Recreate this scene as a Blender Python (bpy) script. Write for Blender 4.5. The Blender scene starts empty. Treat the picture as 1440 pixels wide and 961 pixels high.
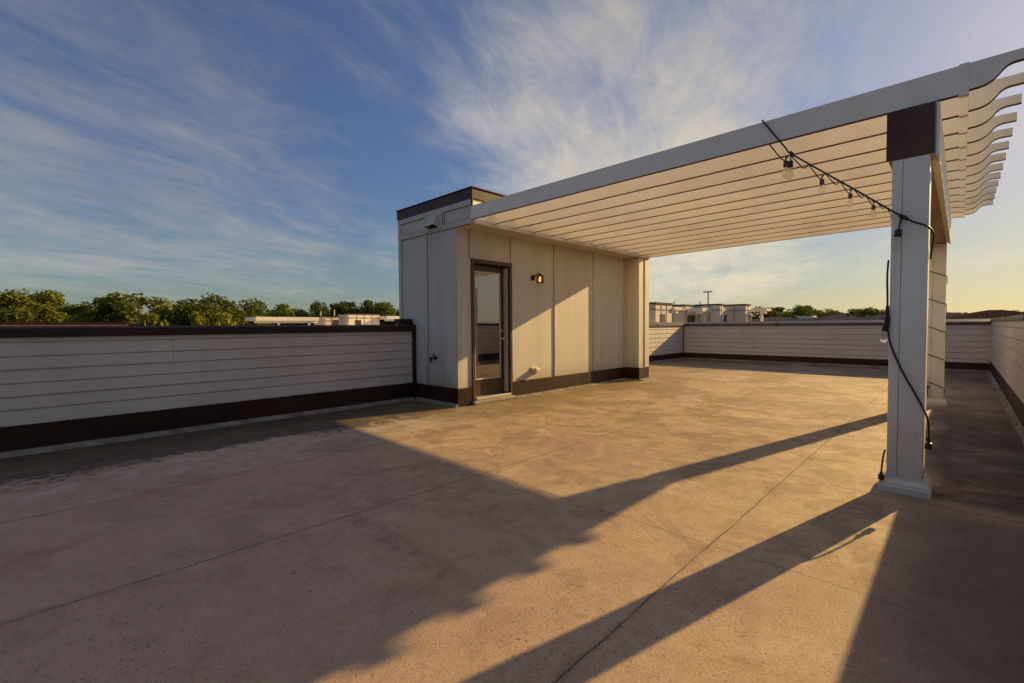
import bpy, bmesh, math, random
from mathutils import Vector, Matrix, noise as mnoise

random.seed(7)
S = bpy.context.scene
COL = S.collection
R = math.radians

# ------------------------------------------------------------------ helpers
class MB:
    """collects geometry in world coordinates; build() links it as ONE mesh object"""
    def __init__(s):
        s.v = []; s.f = []
    def quad(s, a, b, c, d):
        n = len(s.v); s.v += [tuple(a), tuple(b), tuple(c), tuple(d)]; s.f.append((n, n+1, n+2, n+3)); return s
    def box(s, x0, x1, y0, y1, z0, z1):
        n = len(s.v)
        s.v += [(x0,y0,z0),(x1,y0,z0),(x1,y1,z0),(x0,y1,z0),(x0,y0,z1),(x1,y0,z1),(x1,y1,z1),(x0,y1,z1)]
        s.f += [tuple(n+i for i in q) for q in ((0,3,2,1),(4,5,6,7),(0,1,5,4),(1,2,6,5),(2,3,7,6),(3,0,4,7))]
        return s
    def prism(s, prof, a, b, ax):
        """extrude the closed 2D profile along axis ax from a to b; prof in the two other axes (in x,y,z order)"""
        n = len(s.v); m = len(prof)
        def P(p, t):
            q = list(p); q.insert(ax, t); return tuple(q)
        s.v += [P(p, a) for p in prof] + [P(p, b) for p in prof]
        for i in range(m):
            j = (i+1) % m
            s.f.append((n+i, n+j, n+m+j, n+m+i))
        s.f.append(tuple(n+i for i in reversed(range(m)))); s.f.append(tuple(n+m+i for i in range(m)))
        return s
    def tube(s, pts, r, seg=8, cap=True):
        pts = [Vector(p) for p in pts]; n0 = len(s.v); up = Vector((0,0,1))
        rr = r if isinstance(r, (list, tuple)) else [r]*len(pts)
        prev = None
        for i, p in enumerate(pts):
            t = (pts[min(i+1, len(pts)-1)] - pts[max(i-1, 0)])
            if t.length < 1e-9: t = Vector((0,0,1))
            t.normalize()
            if prev is None:
                a = t.cross(up)
                if a.length < 1e-3: a = t.cross(Vector((1,0,0)))
            else:
                a = prev - t*prev.dot(t)
            a.normalize(); b = t.cross(a); prev = a
            for k in range(seg):
                an = 2*math.pi*k/seg
                s.v.append(tuple(p + (a*math.cos(an)+b*math.sin(an))*rr[i]))
        for i in range(len(pts)-1):
            for k in range(seg):
                k2 = (k+1) % seg
                s.f.append((n0+i*seg+k, n0+i*seg+k2, n0+(i+1)*seg+k2, n0+(i+1)*seg+k))
        if cap:
            s.f.append(tuple(n0+k for k in reversed(range(seg)))); e = n0+(len(pts)-1)*seg
            s.f.append(tuple(e+k for k in range(seg)))
        return s
    def lathe(s, prof, origin, seg=16, axis=(0,0,-1)):
        """prof = (distance along axis, radius)"""
        o = Vector(origin); ax = Vector(axis).normalized()
        return s.tube([o+ax*d for d, r in prof], [max(r, 1e-4) for d, r in prof], seg)
    def build(s, name, mat, parent=None, bevel=0, smooth=False, seg=2):
        off = Vector((0,0,0))
        if parent is not None:
            p = parent
            while p is not None:
                off += p.location; p = p.parent
        me = bpy.data.meshes.new(name)
        me.from_pydata([tuple(Vector(v)-off) for v in s.v], [], s.f)
        bm = bmesh.new(); bm.from_mesh(me)
        bmesh.ops.recalc_face_normals(bm, faces=bm.faces); bm.to_mesh(me); bm.free()
        me.materials.append(mat)
        if smooth:
            for p in me.polygons: p.use_smooth = True
        o = bpy.data.objects.new(name, me); COL.objects.link(o)
        if parent is not None: o.parent = parent
        if bevel:
            m = o.modifiers.new('edge', 'BEVEL'); m.width = bevel; m.segments = seg; m.limit_method = 'ANGLE'; m.angle_limit = R(35)
            m.harden_normals = False
        return o

def tag(o, label=None, cat=None, group=None, kind=None):
    if label: o['label'] = label
    if cat: o['category'] = cat
    if group: o['group'] = group
    if kind: o['kind'] = kind
    return o
def thing(name, label, cat, loc=(0,0,0), group=None):
    o = bpy.data.objects.new(name, None); COL.objects.link(o); o.location = loc; o.empty_display_size = .2
    return tag(o, label, cat, group)

# ------------------------------------------------------------------ node helper
class NT:
    def __init__(s, name, world=None):
        if world is None:
            s.m = bpy.data.materials.new(name); s.m.use_nodes = True; s.t = s.m.node_tree
        else:
            s.m = world; s.t = world.node_tree
        s.t.nodes.clear()
    def n(s, typ, **k):
        nd = s.t.nodes.new(typ)
        for a, v in k.items(): setattr(nd, a, v)
        return nd
    def l(s, a, b): s.t.links.new(a, b)
    def _in(s, sock, v):
        if hasattr(v, 'is_output'): s.l(v, sock)
        elif v is not None: sock.default_value = v
    def math(s, op, a, b=None, c=None, clamp=False):
        nd = s.n('ShaderNodeMath', operation=op, use_clamp=clamp)
        s._in(nd.inputs[0], a)
        if b is not None: s._in(nd.inputs[1], b)
        if c is not None: s._in(nd.inputs[2], c)
        return nd.outputs[0]
    def vmath(s, op, a, b=None):
        nd = s.n('ShaderNodeVectorMath', operation=op); s._in(nd.inputs[0], a)
        if b is not None:
            if op == 'SCALE': s._in(nd.inputs['Scale'], b)
            else: s._in(nd.inputs[1], b)
        return nd.outputs['Value'] if op in ('DOT_PRODUCT', 'LENGTH') else nd.outputs[0]
    def noise(s, vec, scale, detail=4, rough=.55, dist=0, col=False):
        nd = s.n('ShaderNodeTexNoise'); s._in(nd.inputs['Vector'], vec)
        nd.inputs['Scale'].default_value = scale; nd.inputs['Detail'].default_value = detail
        nd.inputs['Roughness'].default_value = rough; nd.inputs['Distortion'].default_value = dist
        return nd.outputs['Color' if col else 'Fac']
    def mix(s, f, a, b, mode='MIX'):
        nd = s.n('ShaderNodeMix', data_type='RGBA', blend_type=mode)
        s._in(nd.inputs[0], f)
        for i, v in ((6, a), (7, b)):
            if not hasattr(v, 'is_output') and len(v) == 3: v = (*v, 1)
            s._in(nd.inputs[i], v)
        return nd.outputs[2]
    def step(s, x, lo, hi, a=0., b=1.):
        nd = s.n('ShaderNodeMapRange', interpolation_type='SMOOTHSTEP'); s._in(nd.inputs[0], x)
        for i, v in ((1, lo), (2, hi), (3, a), (4, b)): s._in(nd.inputs[i], v)
        return nd.outputs[0]
    def map(s, vec, scale=(1,1,1), rot=(0,0,0), loc=(0,0,0)):
        nd = s.n('ShaderNodeMapping'); s._in(nd.inputs[0], vec)
        nd.inputs[1].default_value = loc; nd.inputs[2].default_value = rot; nd.inputs[3].default_value = scale
        return nd.outputs[0]
    def obj(s): return s.n('ShaderNodeTexCoord').outputs['Object']
    def pos(s): return s.n('ShaderNodeNewGeometry').outputs['Position']
    def sep(s, v):
        nd = s.n('ShaderNodeSeparateXYZ'); s.l(v, nd.inputs[0]); return nd.outputs
    def bump(s, h, strength=.3, dist=.01):
        nd = s.n('ShaderNodeBump'); s.l(h, nd.inputs['Height'])
        nd.inputs['Strength'].default_value = strength; nd.inputs['Distance'].default_value = dist
        return nd.outputs[0]
    def out(s, col, rough=.6, metal=0., normal=None, spec=.5, **k):
        p = s.n('ShaderNodeBsdfPrincipled')
        if not hasattr(col, 'is_output') and len(col) == 3: col = (*col, 1)
        s._in(p.inputs['Base Color'], col); s._in(p.inputs['Roughness'], rough); s._in(p.inputs['Metallic'], metal)
        s._in(p.inputs['Specular IOR Level'], spec)
        if normal is not None: s.l(normal, p.inputs['Normal'])
        for a, v in k.items(): s._in(p.inputs[a.replace('_', ' ')], v)
        o = s.n('ShaderNodeOutputMaterial'); s.l(p.outputs[0], o.inputs[0])
        return s.m

def simple(name, col, rough=.5, metal=0., var=.12, scale=3., bump=0., bscale=80., stretch=(1,1,1), dirt=None, dirt_amt=.3, spec=.5, rvar=.1, foot=0.):
    t = NT(name); P = t.pos()
    n1 = t.noise(t.map(P, stretch), scale, 5, .6)
    f = t.step(n1, .3, .7)
    c = t.mix(f, tuple(x*(1-var) for x in col), tuple(min(1, x*(1+var)) for x in col))
    if dirt:
        n2 = t.noise(t.map(P, (stretch[0]*1.3, stretch[1]*1.3, stretch[2]*.6), loc=(3, 1, 7)), scale*1.7, 7, .65)
        c = t.mix(t.step(n2, .5, .78, 0, dirt_amt), c, dirt)
    if foot:   # splash dirt that has gathered low on the face, and a few drip marks from above
        Z = t.sep(P)[2]
        zz = t.math('ADD', Z, t.math('MULTIPLY', t.math('SUBTRACT', t.noise(t.map(P, (1, 1, .35)), 5., 8, .75), .5), 1.1))
        c = t.mix(t.math('MULTIPLY', t.step(zz, .62, .18), foot), c, dirt)
        drip = t.step(t.noise(t.map(P, (9, 9, .35)), 1.3, 6, .7), .60, .74)
        c = t.mix(t.math('MULTIPLY', drip, foot*.55), c, dirt)
    r = t.math('ADD', rough-rvar/2, t.math('MULTIPLY', n1, rvar))
    nm = t.bump(t.noise(P, bscale, 3), bump, .004) if bump else None
    return t.out(c, r, metal, nm, spec)

# ------------------------------------------------------------------ materials
def deck_mat():
    t = NT('deck coating'); P = t.pos(); X, Y, Z = t.sep(P)
    wob = t.noise(P, .9, 5, .6); wob2 = t.noise(P, 9., 5, .65); big = t.noise(P, .28, 5, .55); mid = t.noise(P, 1.1, 7, .68, .4)
    # directional streaks left by standing water, along the roof's slope
    streak = t.noise(t.map(P, (.8, 1.5, 1), (0, 0, R(-32))), 1.5, 9, .72, .5)
    fine = t.noise(P, 55., 6, .7)
    grit = t.noise(P, 210., 3, .7)
    c = t.mix(t.step(big, .35, .65), DECK_A, DECK_B)
    c = t.mix(t.step(mid, .38, .68, 0, .55), c, DECK_C)
    c = t.mix(t.step(streak, .52, .72, 0, .45), c, DECK_D)
    c = t.mix(t.step(wob2, .55, .75, 0, .3), c, (.20, .145, .10))
    farther = t.step(t.math('ADD', X, t.math('MULTIPLY', Y, .25)), 1.5, 5.5, .42, 1)
    m3 = t.noise(t.map(P, (1, 1, 1), (0, 0, .5), (11, 3, 0)), 2.3, 9, .74, .7)
    c = t.mix(t.math('MULTIPLY', t.step(m3, .52, .57, 0, .40), farther), c, (.20, .128, .068))
    c = t.mix(t.math('MULTIPLY', t.step(t.noise(t.map(P, loc=(5, 9, 0)), 3.4, 9, .75, .3), .54, .63, 0, .42), farther), c, (.60, .43, .235))
    c = t.mix(t.step(t.math('ADD', X, t.math('MULTIPLY', t.math('SUBTRACT', mid, .5), 2.5)), 3.2, 1.6, 0, .38), c, (.44, .285, .205))
    wt = t.noise(t.map(P, (1, 1, 1), (0, 0, .9), (21, 4, 0)), 6.5, 11, .80, .4)
    c = t.mix(t.math('MULTIPLY', t.step(wt, .47, .60, 0, .46), farther), c, (.215, .132, .062))
    c = t.mix(t.math('MULTIPLY', t.step(t.noise(P, 16., 8, .8), .50, .62, 0, .26), farther), c, (.185, .118, .066))
    sc1 = t.noise(t.map(P, (1, 1, 1), (0, 0, .3), (31, 14, 0)), 1.7, 10, .68, .6)
    c = t.mix(t.math('MULTIPLY', t.step(sc1, .530, .575, 0, .62), farther), c, (.19, .112, .052))
    sc2 = t.noise(t.map(P, (1, 1, 1), (0, 0, 1.3), (13, 41, 0)), 2.4, 10, .68, .6)
    c = t.mix(t.math('MULTIPLY', t.step(sc2, .575, .615, 0, .50), farther), c, (.60, .43, .24))
    sc3 = t.noise(t.map(P, (1, 1, 1), (0, 0, 2.1), (3, 61, 0)), .9, 11, .70, .6)
    c = t.mix(t.step(sc3, .555, .60, 0, .42), c, (.265, .150, .095))
    # rusty scuffed patches
    red = t.math('MULTIPLY', t.step(t.noise(t.map(P, (1.6, .6, 1), loc=(4, 2, 0)), .8, 6, .65, .3), .57, .72), t.step(X, 6.5, 3.0))
    c = t.mix(t.math('MULTIPLY', red, .35), c, (.30, .155, .105))
    # pale dried tide line then dark algae along the left parapet
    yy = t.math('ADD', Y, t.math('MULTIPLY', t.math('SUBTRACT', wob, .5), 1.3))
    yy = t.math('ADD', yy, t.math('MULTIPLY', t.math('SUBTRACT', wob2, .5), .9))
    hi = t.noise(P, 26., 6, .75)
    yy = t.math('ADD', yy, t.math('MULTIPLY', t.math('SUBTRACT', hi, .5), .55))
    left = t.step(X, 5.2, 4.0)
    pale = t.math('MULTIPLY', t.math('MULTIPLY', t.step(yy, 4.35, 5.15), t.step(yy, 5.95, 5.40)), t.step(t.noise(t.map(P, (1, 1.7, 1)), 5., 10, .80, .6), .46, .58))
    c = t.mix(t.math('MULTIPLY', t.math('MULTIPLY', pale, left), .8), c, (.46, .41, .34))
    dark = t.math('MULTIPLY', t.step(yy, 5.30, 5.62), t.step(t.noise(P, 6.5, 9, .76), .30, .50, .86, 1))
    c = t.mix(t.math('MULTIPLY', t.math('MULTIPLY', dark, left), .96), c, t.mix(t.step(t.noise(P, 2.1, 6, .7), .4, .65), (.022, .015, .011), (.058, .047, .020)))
    # greenish film in front of the stair house
    hy = t.math('ADD', Y, t.math('MULTIPLY', t.math('SUBTRACT', mid, .5), 1.6))
    film = t.math('MULTIPLY', t.step(hy, 4.05, 5.0), t.step(X, 3.2, 4.4))
    film = t.math('MULTIPLY', film, t.step(wob, .3, .6, .35, 1))
    c = t.mix(t.math('MULTIPLY', film, t.step(m3, .36, .56, .55, .95)), c, (.150, .105, .034))
    # damp blotches on the open floor toward the back
    damp = t.math('MULTIPLY', t.step(t.noise(t.map(P, (.8, .8, 1), loc=(9, 5, 0)), .75, 8, .72, .6), .45, .57), t.step(X, 3.8, 6.5))
    damp = t.math('MULTIPLY', damp, t.step(wob2, .25, .6, .4, 1))
    c = t.mix(t.math('MULTIPLY', damp, .85), c, (.165, .102, .045))
    # darkest algae strip along the right parapet and the back parapet
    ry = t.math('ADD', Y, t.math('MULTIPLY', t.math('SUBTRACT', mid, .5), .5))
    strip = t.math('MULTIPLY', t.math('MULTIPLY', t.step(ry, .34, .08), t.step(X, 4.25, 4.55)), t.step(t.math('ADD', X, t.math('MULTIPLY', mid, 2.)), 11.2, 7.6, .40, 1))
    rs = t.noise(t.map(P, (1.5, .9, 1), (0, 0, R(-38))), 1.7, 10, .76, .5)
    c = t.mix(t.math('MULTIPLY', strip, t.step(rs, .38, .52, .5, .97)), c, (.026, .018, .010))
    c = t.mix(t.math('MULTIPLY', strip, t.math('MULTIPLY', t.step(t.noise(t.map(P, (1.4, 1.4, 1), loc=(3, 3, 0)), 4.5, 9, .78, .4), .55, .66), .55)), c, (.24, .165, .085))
    front = t.math('MULTIPLY', t.step(Y, .42, .0), t.step(X, 4.35, 4.0))  # near right floor: stain, plus the wall's shade painted darker into the colour
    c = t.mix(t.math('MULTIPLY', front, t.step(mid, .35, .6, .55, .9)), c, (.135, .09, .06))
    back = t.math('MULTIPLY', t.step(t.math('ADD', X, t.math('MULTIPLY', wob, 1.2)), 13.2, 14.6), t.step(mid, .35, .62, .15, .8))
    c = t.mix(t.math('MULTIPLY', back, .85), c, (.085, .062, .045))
    # board joints under the coating
    wx = t.math('ADD', X, t.math('MULTIPLY', t.math('SUBTRACT', t.noise(P, 2.2, 3), .5), .035))
    wy = t.math('ADD', Y, t.math('MULTIPLY', t.math('SUBTRACT', t.noise(t.map(P, loc=(7, 7, 0)), 2.2, 3), .5), .035))
    brk = t.step(t.noise(P, 3.1, 7, .75), .38, .52, .12, 1)
    rag = t.step(t.noise(P, 24., 6, .8), .40, .56)
    seam = None; rim = None
    def line(coord, at, w, s=1.0):
        d = t.math('ABSOLUTE', t.math('SUBTRACT', coord, at))
        return t.math('MULTIPLY', t.step(d, w, w*.35), s), t.step(d, w*5, w*1.3)
    for coord, at, w, s in ((wy, 1.0, .0058, .95), (wy, 2.89, .005, .8), (wy, 4.42, .006, .8), (wy, 6.0, .006, .5),
                            (wx, 4.24, .006, .55), (wx, 8.36, .007, .9), (wx, 2.62, .005, .28), (wx, 6.3, .005, .35), (wx, 10.3, .006, .5), (wx, 12.2, .006, .5), (wx, 14.1, .006, .5), (wx, -1.6, .006, .5)):
        a, b = line(coord, at, w, s)
        seam = a if seam is None else t.math('MAXIMUM', seam, a)
        rim = b if rim is None else t.math('MAXIMUM', rim, b)
    c = t.mix(t.math('MULTIPLY', t.math('MULTIPLY', rim, rag), .42), c, (.15, .105, .07))
    c = t.mix(t.math('MULTIPLY', t.math('MULTIPLY', seam, brk), .85), c, (.035, .026, .02))
    # reddish tape lines across the near floor
    for at, w, s in ((.19, .016, .34), (.69, .018, .26), (1.26, .03, .16)):
        d = t.math('ABSOLUTE', t.math('SUBTRACT', wx, at))
        c = t.mix(t.math('MULTIPLY', t.math('MULTIPLY', t.step(d, w, w*.3), s), t.math('MULTIPLY', t.step(Y, 5.2, 4.9), t.step(mid, .3, .55, .25, 1))), c, (.40, .22, .14))
    d = t.math('ABSOLUTE', t.math('SUBTRACT', t.math('ADD', X, t.math('MULTIPLY', t.math('SUBTRACT', wob2, .5), .25)), 1.42))
    sc = t.math('MULTIPLY', t.step(d, .11, .02), t.math('MULTIPLY', t.step(Y, 1.5, 1.9), t.step(Y, 3.2, 2.6)))
    c = t.mix(t.math('MULTIPLY', sc, t.step(wob2, .38, .6, .15, .6)), c, (.22, .095, .06))
    # pits and specks
    pit = t.math('MULTIPLY', t.step(t.noise(P, 46., 2, .5), .64, .70), t.step(t.noise(P, 1.4, 4), .42, .66))
    c = t.mix(t.math('MULTIPLY', pit, .55), c, (.04, .028, .022))
    dash = t.math('MULTIPLY', t.step(t.noise(t.map(P, (1, 1, 1), loc=(5, 1, 0)), 15., 2, .5), .69, .73), t.step(t.noise(P, .9, 4), .40, .6, .15, 1))
    c = t.mix(t.math('MULTIPLY', dash, .42), c, (.05, .034, .026))
    peb = t.noise(P, 95., 4, .8)
    c = t.mix(t.step(peb, .46, .62, 0, .36), c, (.14, .092, .055))
    c = t.mix(t.step(peb, .50, .34, 0, .18), c, (.62, .47, .29))
    for sc, th, ex, am in ((9., .062, .62, .5), (26., .10, .62, .6), (60., .17, .55, .5)):
        vo = t.n('ShaderNodeTexVoronoi'); vo.inputs['Scale'].default_value = sc; t.l(t.vmath('ADD', P, t.vmath('SCALE', t.noise(P, sc*1.5, 2, .5, col=True), .35/sc)), vo.inputs['Vector'])
        rn = t.sep(vo.outputs['Color'])[0]
        rad = t.math('MULTIPLY', t.step(rn, ex, 1.0), th*2.2)
        sp = t.step(t.math('SUBTRACT', vo.outputs['Distance'], rad), .0, -th*.5)
        patch = t.step(t.noise(t.map(P, loc=(sc, 2, 0)), .8, 5, .6), .38, .58, .12, 1)
        c = t.mix(t.math('MULTIPLY', t.math('MULTIPLY', sp, patch), am), c, (.060, .038, .027))
    spot = t.step(t.noise(t.map(P, (1, 1, 1), loc=(2, 8, 0)), 5.5, 2, .5), .70, .76)
    c = t.mix(t.math('MULTIPLY', spot, .30), c, (.075, .055, .045))
    c = t.mix(t.step(grit, .35, .75, 0, .34), c, (.10, .075, .05))
    h = t.math('ADD', t.math('MULTIPLY', grit, .55), t.math('MULTIPLY', fine, .6))
    h = t.math('SUBTRACT', h, t.math('MULTIPLY', seam, 1.6))
    h = t.math('SUBTRACT', h, t.math('MULTIPLY', pit, .8))
    nm = t.bump(h, .55, .008)
    return t.out(c, t.step(streak, .3, .75, .88, .62), 0, nm, .35)

DECK_A = (.445, .318, .178); DECK_B = (.350, .242, .145); DECK_C = (.52, .378, .205); DECK_D = (.270, .182, .110)

def siding_mat(name, col):
    t = NT(name); P = t.pos()
    n1 = t.noise(P, .8, 5, .6); n2 = t.noise(t.map(P, (1, 1, .25)), 3.5, 7, .68)
    c = t.mix(t.step(n1, .3, .7), tuple(x*.93 for x in col), tuple(min(1, x*1.05) for x in col))
    c = t.mix(t.step(n2, .48, .78, 0, .22), c, (.30, .25, .18))
    grain = t.noise(t.map(P, (3, 3, 60)), 4., 4, .6)
    return t.out(c, t.math('ADD', .42, t.math('MULTIPLY', n2, .2)), 0, t.bump(grain, .12, .003), .4)

M = {}
M['deck'] = deck_mat()
M['siding'] = siding_mat('vinyl siding', (.56, .50, .42))
M['trim_dark'] = simple('brown metal flashing', (.034, .015, .009), .5, 0, .25, 1.6, .05, 60, dirt=(.06, .038, .025), dirt_amt=.25, spec=.2)
M['coping'] = simple('brown coping metal', (.034, .017, .015), .42, 0, .2, 1.3, .03, 40, dirt=(.10, .07, .05), dirt_amt=.22, spec=.17)
M['panel'] = simple('cement panel', (.545, .50, .43), .66, 0, .09, .9, .2, 110, (1.6, 1.6, .22), dirt=(.30, .24, .165), dirt_amt=.5, foot=.55)
M['panel_trim'] = simple('painted trim board', (.55, .505, .43), .58, 0, .1, 1.8, .08, 120, dirt=(.22, .17, .11), dirt_amt=.55)
M['vinyl'] = simple('white vinyl', (.79, .74, .63), .42, 0, .05, .9, .04, 50, dirt=(.40, .32, .21), dirt_amt=.30, foot=.4)
M['beam_cap'] = simple('rusty brown beam end', (.066, .025, .012), .6, 0, .5, 3., .2, 60, dirt=(.09, .035, .015), dirt_amt=.5)
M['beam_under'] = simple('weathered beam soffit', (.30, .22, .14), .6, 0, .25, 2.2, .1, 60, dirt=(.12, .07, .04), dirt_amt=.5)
M['roof_edge'] = simple('purple brown flashing', (.080, .046, .042), .5, 0, .3, 1.5, .06, 40, dirt=(.10, .07, .06), dirt_amt=.4, spec=.25)
M['caulk'] = simple('dark sealant', (.085, .062, .042), .8)
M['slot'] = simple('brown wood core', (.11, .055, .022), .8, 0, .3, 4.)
M['cant'] = simple('light cant strip', (.215, .185, .140), .9, 0, .35, 5., .3, 90, dirt=(.055, .048, .026), dirt_amt=.85, spec=.1)
M['coping_far'] = simple('lighter brown coping', (.060, .034, .026), .38, 0, .25, 1.3, .03, 40, dirt=(.20, .14, .10), dirt_amt=.35, spec=.5)  # lighter, glossier brown for the sloped copings
M['door'] = simple('brown door paint', (.062, .031, .018), .38, 0, .18, 2., .04, 60)
M['lite'] = simple('cream glazing bead', (.55, .49, .40), .5, 0, .1)
M['thresh'] = simple('aluminium threshold', (.50, .46, .38), .38, .6, .1)
M['stone'] = simple('grey door step', (.28, .25, .21), .85, 0, .25, 6., .3, 60)
M['brass'] = simple('worn nickel', (.52, .45, .36), .28, 1., .1)
M['black'] = simple('black rubber', (.012, .011, .010), .5, 0, .2)
M['bronze'] = simple('dark bronze', (.022, .014, .010), .4, .4, .2)
M['outlet'] = simple('ivory plastic', (.62, .55, .34), .35, 0, .08)
M['vent'] = simple('pale vent plastic', (.50, .47, .42), .5, 0, .08)
M['dark_in'] = simple('dark opening', (.02, .016, .012), .8)
M['bark'] = simple('bark', (.12, .085, .06), .9, 0, .3, 3., .4, 20)
M['roof'] = simple('asphalt shingle', (.075, .070, .078), .95, 0, .3, 2.5, .2, 30, dirt=(.03, .027, .026), dirt_amt=.5, spec=.0)
M['roof_brown'] = simple('brown shingle', (.055, .038, .028), .95, 0, .3, 2.5, .2, 30, spec=.0)
M['wall_tan'] = simple('tan stucco', (.68, .59, .46), .75, 0, .1, .5)
M['wall_cream'] = simple('cream stucco', (.78, .71, .60), .7, 0, .08, .5)
M['far_trim'] = simple('dull trim', (.30, .25, .19), .8)
M['brick'] = simple('brick wall', (.24, .13, .10), .85, 0, .2, 2.)
M['galv'] = simple('galvanised steel', (.45, .44, .42), .45, .6, .1)

def glass_mat():
    t = NT('door glass')
    return t.out((.012, .012, .012), .015, 0, None, .5, IOR=3.0)
M['glass'] = glass_mat()
def bulb_mat():
    t = NT('clear bulb glass')
    g = t.n('ShaderNodeBsdfGlass'); g.inputs['Color'].default_value = (.93, .9, .84, 1); g.inputs['IOR'].default_value = 1.15; g.inputs['Roughness'].default_value = .02
    tr = t.n('ShaderNodeBsdfTransparent'); mx = t.n('ShaderNodeMixShader'); mx.inputs[0].default_value = .45
    t.l(tr.outputs[0], mx.inputs[1]); t.l(g.outputs[0], mx.inputs[2])
    o = t.n('ShaderNodeOutputMaterial'); t.l(mx.outputs[0], o.inputs[0]); return t.m
M['bulb'] = bulb_mat()
def emit_mat(name, col, st):
    t = NT(name); e = t.n('ShaderNodeEmission'); e.inputs[0].default_value = (*col, 1); e.inputs[1].default_value = st
    o = t.n('ShaderNodeOutputMaterial'); t.l(e.outputs[0], o.inputs[0]); return t.m
M['lit'] = emit_mat('lit lamp', (1, .50, .07), .85)
def leaf_mat(name, a, b, seed):
    t = NT(name); P = t.pos()
    inf = t.n('ShaderNodeObjectInfo')
    n1 = t.noise(t.map(P, loc=(seed, seed, 0)), .35, 4, .6); n2 = t.noise(P, 2.6, 3, .6)
    c = t.mix(t.step(n1, .35, .66), a, b)
    c = t.mix(t.step(n2, .45, .7, 0, .5), c, tuple(x*1.35 for x in b))
    c = t.mix(t.math('MULTIPLY', inf.outputs['Random'], .45), c, (.075, .075, .016))
    d = t.n('ShaderNodeBsdfDiffuse'); t.l(c, d.inputs[0]); tl = t.n('ShaderNodeBsdfTranslucent'); t.l(c, tl.inputs[0])
    mx = t.n('ShaderNodeMixShader'); mx.inputs[0].default_value = .35; t.l(d.outputs[0], mx.inputs[1]); t.l(tl.outputs[0], mx.inputs[2])
    o = t.n('ShaderNodeOutputMaterial'); t.l(mx.outputs[0], o.inputs[0]); return t.m
M['leaf'] = leaf_mat('leaves mid green', (.085, .112, .024), (.19, .205, .036), 1)
M['leaf_dark'] = leaf_mat('leaves dark green', (.055, .088, .020), (.135, .163, .030), 5)
M['leaf_light'] = leaf_mat('leaves yellow green', (.14, .17, .03), (.28, .28, .05), 9)
def ground_mat():
    t = NT('ground grass'); P = t.pos()
    c = t.mix(t.step(t.noise(P, .02, 6, .6), .35, .65), (.045, .06, .02), (.09, .085, .04))
    c = t.mix(t.step(t.noise(P, .3, 5, .6), .4, .7, 0, .5), c, (.06, .05, .03))
    return t.out(c, .95)
M['ground'] = ground_mat()

# ------------------------------------------------------------------ measures (metres; camera stands at x=0, y=0)
XA = -6.0            # the roof goes on behind the camera
X1 = 4.496; X2 = 9.847           # stair house
YH = 5.554; YF = 7.161; YO = 5.177
YL = 6.709; YL2 = 7.313; YR = -.561; XB = 16.556
XJ = 4.46; NJ = 13; SJ = .4463   # rafters
ZJ = 2.819; ZJT = 3.015; ZB = 2.450

# ------------------------------------------------------------------ the setting: ground, deck
g = MB(); N = 40; ext = 4000
def gz(x, y): return -11.5
g.quad((-ext, -ext, -11.5), (ext, -ext, -11.5), (ext, ext, -11.5), (-ext, ext, -11.5))
tag(g.build('ground', M['ground']), kind='structure')
d = MB()
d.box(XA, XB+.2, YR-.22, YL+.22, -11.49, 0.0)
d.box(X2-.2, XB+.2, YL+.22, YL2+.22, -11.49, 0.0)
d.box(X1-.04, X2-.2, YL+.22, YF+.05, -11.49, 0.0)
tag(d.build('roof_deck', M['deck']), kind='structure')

# ------------------------------------------------------------------ parapets
def lap_siding(mb, ax, lo, hi, face, sgn, courses, joints, off=.020):
    """lap courses on a wall whose face looks along sgn (the axis across); courses = list of (z_low, z_high)"""
    for i, (z0, z1) in enumerate(courses):
        js = sorted(j for j in joints.get(i, []) if lo < j < hi)
        xs = [lo] + js + [hi]
        for k in range(len(xs)-1):
            a = xs[k] + (.0015 if k else 0); b = xs[k+1] - (.0015 if k < len(xs)-2 else 0)
            o = off + (.0022 if k % 2 else 0)
            pr = [(face - sgn*.02, z0), (face + sgn*o, z0), (face + sgn*(o+.001), z0+.010), (face + sgn*(o-.007), z1-.010), (face + sgn*.003, z1-.007), (face + sgn*.003, z1), (face - sgn*.02, z1)]
            mb.prism(pr, a, b, ax)

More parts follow.
